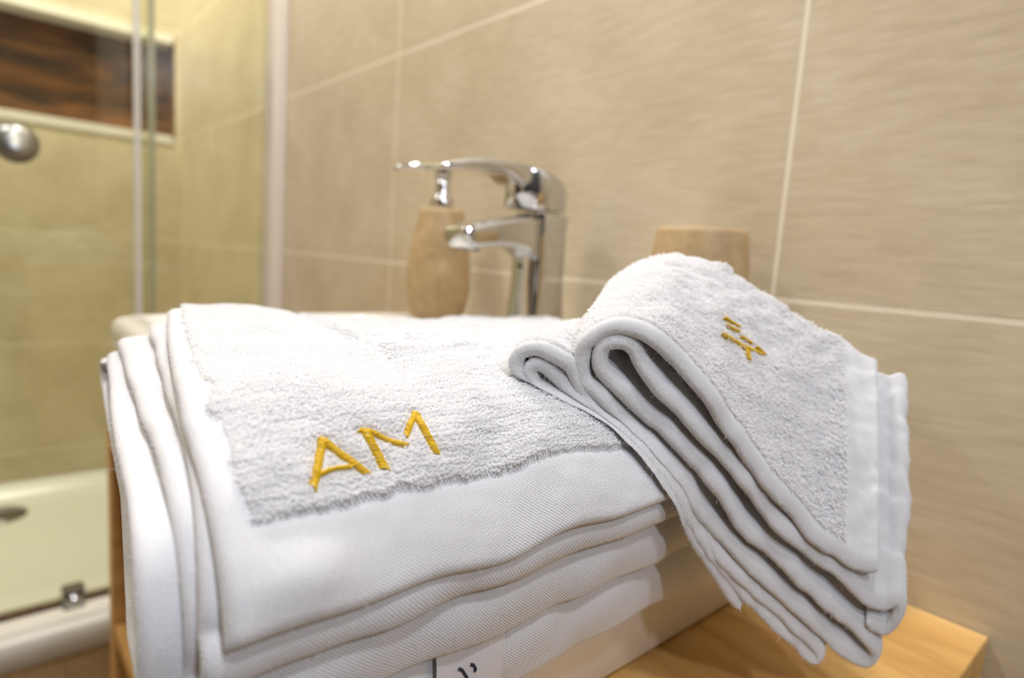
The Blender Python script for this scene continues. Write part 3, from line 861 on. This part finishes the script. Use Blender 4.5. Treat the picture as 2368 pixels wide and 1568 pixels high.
_t = np.linspace(0, tau_for_end(0) - .12, 60); _ex, _ez = drape(_t, .5 / NL)
_nx, _nz = np.gradient(_ez), -np.gradient(_ex); _nn = np.hypot(_nx, _nz); _nx, _nz = -_nx / _nn, -_nz / _nn
ENV = np.concatenate([np.stack([_ex + _nx * .0044, _ez + _nz * .0044], 1), [(-.1396, -.104), (-.1422, -.114), (-.1470, -.131), (-.1530, -.150), (-.158, -.167), (-.1665, -.178), (-.1715, -.196), (-.1715, -.22)]])
_s = np.concatenate([[0], np.cumsum(np.hypot(*np.diff(ENV, axis=0).T))]); _q = np.linspace(0, _s[-1], 160)
ENV = np.stack([np.interp(_q, _s, ENV[:, j]) for j in range(2)], 1)
for _ in range(14): ENV[1:-1] = (ENV[:-2] + 2 * ENV[1:-1] + ENV[2:]) / 4
def lift_clear(P, H0=.0055, mn=.0012):
    """rest the cloth on the bath towel and the basin side: whatever would sink in is pressed up against them, in order"""
    q = P.reshape(-1, 3); best = np.full(len(q), 9.0); dx = np.zeros(len(q)); dz = np.zeros(len(q))
    for (ax, az), (bx_, bz) in zip(ENV[:-1], ENV[1:]):
        ux, uz = bx_ - ax, bz - az; L2 = ux * ux + uz * uz
        t = np.clip(((q[:, 0] - ax) * ux + (q[:, 2] - az) * uz) / L2, 0, 1)
        ex, ez = q[:, 0] - ax - t * ux, q[:, 2] - az - t * uz
        d = np.hypot(ex, ez); side = np.where(ex * -uz + ez * ux > 0, 1.0, -1.0)
        m = d < np.abs(best)
        best = np.where(m, d * side, best)
        l = math.sqrt(L2); dx = np.where(m, -uz / l, dx); dz = np.where(m, ux / l, dz)
    h = np.where(best < H0, mn + (H0 - mn) * np.exp((best - H0) / (H0 - mn)), best)
    o = q.copy(); o[:, 0] += dx * (h - best); o[:, 2] += dz * (h - best)
    return o.reshape(P.shape)

def ribbon(name, pix, thick, seed, parent, step=.0013, low=None):
    ab = np.array([on_plane(*p) for p in pix])
    c2, s = catmull(ab, step)
    Lw = .115
    r = thick * .5
    vs = edge_samples(Lw, r, step) ; 
    u = s; n_u = len(u)
    S, V = np.meshgrid(u, vs, indexing='ij')
    A = np.broadcast_to(c2[:, None], S.shape + (2,)).copy()
    T2 = np.gradient(c2, axis=0); T2 /= np.linalg.norm(T2, axis=1, keepdims=True)
    N2 = np.stack([-T2[:, 1], T2[:, 0]], 1)
    ws, wt, wn = Wob(seed, .03), Wob(seed + 1, .012), Wob(seed + 2, .011)
    A += N2[:, None] * (.0006 * ws(S, V) * sstep(.0, .02, V) + .0006 * wn(S, V) * sstep(.004, .02, V))[..., None]
    hem = 1 + .22 * np.exp(-((V - .0035) / .003) ** 2)
    hh = thick / 2 * round_prof(V, r) * round_prof(Lw - V, r) * round_prof(S, r) * round_prof(s[-1] - S, r) * hem
    vdisp = V / Lw + (.006 * ws(S, 0 * S + .3) + .002 * wt(S, 0 * S)) * np.exp(-V / .02)
    vdisp = vdisp * (1 - .10 * np.exp(-(S / .014) ** 2) - .12 * np.exp(-((s[-1] - S) / .045) ** 2))
    up_, dn = A + N2[:, None] * hh[..., None], A - N2[:, None] * hh[..., None]
    Pu = sweep(up_, vdisp, low); Pd = sweep(dn, vdisp, low)
    Pu = lift_clear(Pu); Pd = lift_clear(Pd)
    Pu[..., 2] += Z; Pd[..., 2] += Z
    return S, V, Pu, Pd, s, vs, Lw, c2

def face_obj(name, R_, mats, mi_fn=None):
    S, V, Pu, Pd, s, vs, Lw, c2 = R_
    UV = np.stack([S, V], -1)
    a = grid_mesh('a', Pu, UV); b_ = grid_mesh('b', Pd[:, ::-1], UV[:, ::-1])
    if mi_fn is None: me = mesh_from(name, [a, b_])
    else: me = mesh_from(name, [a, b_], mi_fn(S, V))
    return link(name, me, mats, ft)

RU = ribbon('upper_fold', UP, .0056, 21, ft)
RL = ribbon('lower_fold', LO, .0050, 31, ft, low=np.array([-.045, .085, .012]))
face_obj('upper_fold', RU, MAT['weave'])
face_obj('lower_fold', RL, MAT['weave'])

# loops on the outer side of the top layer and around its loop
S, V, Pu, Pd, s, vs, Lw, c2 = RU
def face_loops(name, R_, s0, s1, v0, side, h, seed, foot=None):
    S, V, Pu, Pd, s, vs, Lw, c2 = R_
    G = Pu if side > 0 else Pd
    O = Pd if side > 0 else Pu
    n = grid_normals(G)
    sg = np.sign(((G - O) * n).sum(2, keepdims=True)); sg[sg == 0] = 1
    n = n * np.median(sg)
    rows = np.arange(s0, s1, .00112); cols = np.arange(v0, Lw - .002, .00122)
    U, Q = np.meshgrid(rows, cols, indexing='ij')
    U = np.clip((U + rng.normal(0, .0003, U.shape)).ravel(), 0, s[-1]); Q = np.clip((Q + rng.normal(0, .0003, Q.shape)).ravel(), 0, Lw)
    P = sample_grid(G, s, vs, U, Q); nn = sample_grid(n, s, vs, U, Q); nn /= np.linalg.norm(nn, axis=1, keepdims=True)
    E = np.gradient(G, axis=0); E = sample_grid(E, s, vs, U, Q); E -= nn * (E * nn).sum(1, keepdims=True); E /= np.linalg.norm(E, axis=1, keepdims=True) + 1e-9
    grav = np.array([.15, -.15, -.35]); g = grav - nn * (nn @ grav)[:, None]
    pts = loops_on(P, nn, E, h, .0011, seed, .45, g)
    if foot is not None: pts = pts[clear_of(P, foot, .0011)]
    hair(name, pts, .00020, MAT['loops'], ft)

# which grid side faces outwards on the top layer: the one nearer the sky
side_u = 1 if (Pu[len(s) // 12, len(vs) // 2, 2] > Pd[len(s) // 12, len(vs) // 2, 2]) else -1
HEM = .023
i_loop = np.argmin(c2[:int(len(s) * .45), 0])
s_loop = s[i_loop]
G = Pu if side_u > 0 else Pd
lim = int(np.searchsorted(s, s_loop))
g_ = grid_mesh('a', G[:lim], np.stack([S, V], -1)[:lim])
bvh_face = BVHTree.FromPolygons(g_[0].tolist(), g_[1].tolist())
gold = [([(1667, 774), (1690, 788), (1715, 803), (1740, 813), (1757, 821)], .0020),
        ([(1724, 812), (1727, 822), (1729, 834)], .0020),
        ([(1672, 737), (1688, 748), (1706, 758)], .0013),
        ([(1676, 754), (1690, 763), (1706, 770)], .0014),
        ([(1711, 780), (1722, 788), (1735, 796)], .0013),
        ([(1745, 804), (1754, 811), (1764, 822)], .0015)]
pt_, ft_ = stitched(bvh_face, gold, .0029)
o = link('embroidered_monogram', mesh_from('embroidered_monogram', pt_), MAT['gold'], ft)
o['label'] = 'gold stitched monogram, foreshortened and partly sunk in the pile'

face_loops('terry_loops', RU, HEM, s_loop + .008, .0065, side_u, .0014, 41, ft_)
# lower fold loops
S, V, Pu, Pd, s, vs, Lw, c2 = RL
face_loops('terry_loops', RL, .014, .085, .006, -side_u if False else (1 if Pu[np.searchsorted(s, .06), len(vs) // 2, 2] > Pd[np.searchsorted(s, .06), len(vs) // 2, 2] else -1), .0015, 43)


# stray cotton fibres standing off the cloth
def fibres(parent, objs, n, seed, name='stray_fibres', ln=.0007, rad=.000028):
    r = np.random.default_rng(seed); out = []
    for o in objs:
        me = o.data; v = np.empty(len(me.vertices) * 3); me.vertices.foreach_get('co', v); v = v.reshape(-1, 3)
        nn = np.empty(len(v) * 3); me.vertices.foreach_get('normal', nn); nn = nn.reshape(-1, 3)
        i = r.integers(0, len(v), n)
        d = nn[i] + r.normal(0, .7, (n, 3)); d /= np.linalg.norm(d, axis=1, keepdims=True)
        L = (r.gamma(2.0, ln, n))[:, None]; c = r.normal(0, .35, (n, 3))
        p = v[i]
        out.append(np.stack([p - nn[i] * .0002, p + d * L * .4, p + (d + c * .5) * L * .75, p + (d + c) * L], 1))
    hair(name, np.concatenate(out), rad, MAT['loops'], parent)
fibres(bt, [o for o in bpy.data.objects if o.parent == bt and o.type == 'MESH' and 'layer' in o.name], 2600, 71)
fibres(ft, [o for o in bpy.data.objects if o.parent == ft and o.type == 'MESH' and 'fold' in o.name], 5000, 73)
fibres(bt, [o for o in bpy.data.objects if o.parent == bt and o.type == 'MESH' and 'layer' in o.name], 14000, 75, 'cotton_fuzz', .00022, .00005)
fibres(ft, [o for o in bpy.data.objects if o.parent == ft and o.type == 'MESH' and 'fold' in o.name], 44000, 77, 'cotton_fuzz', .00025, .00005)
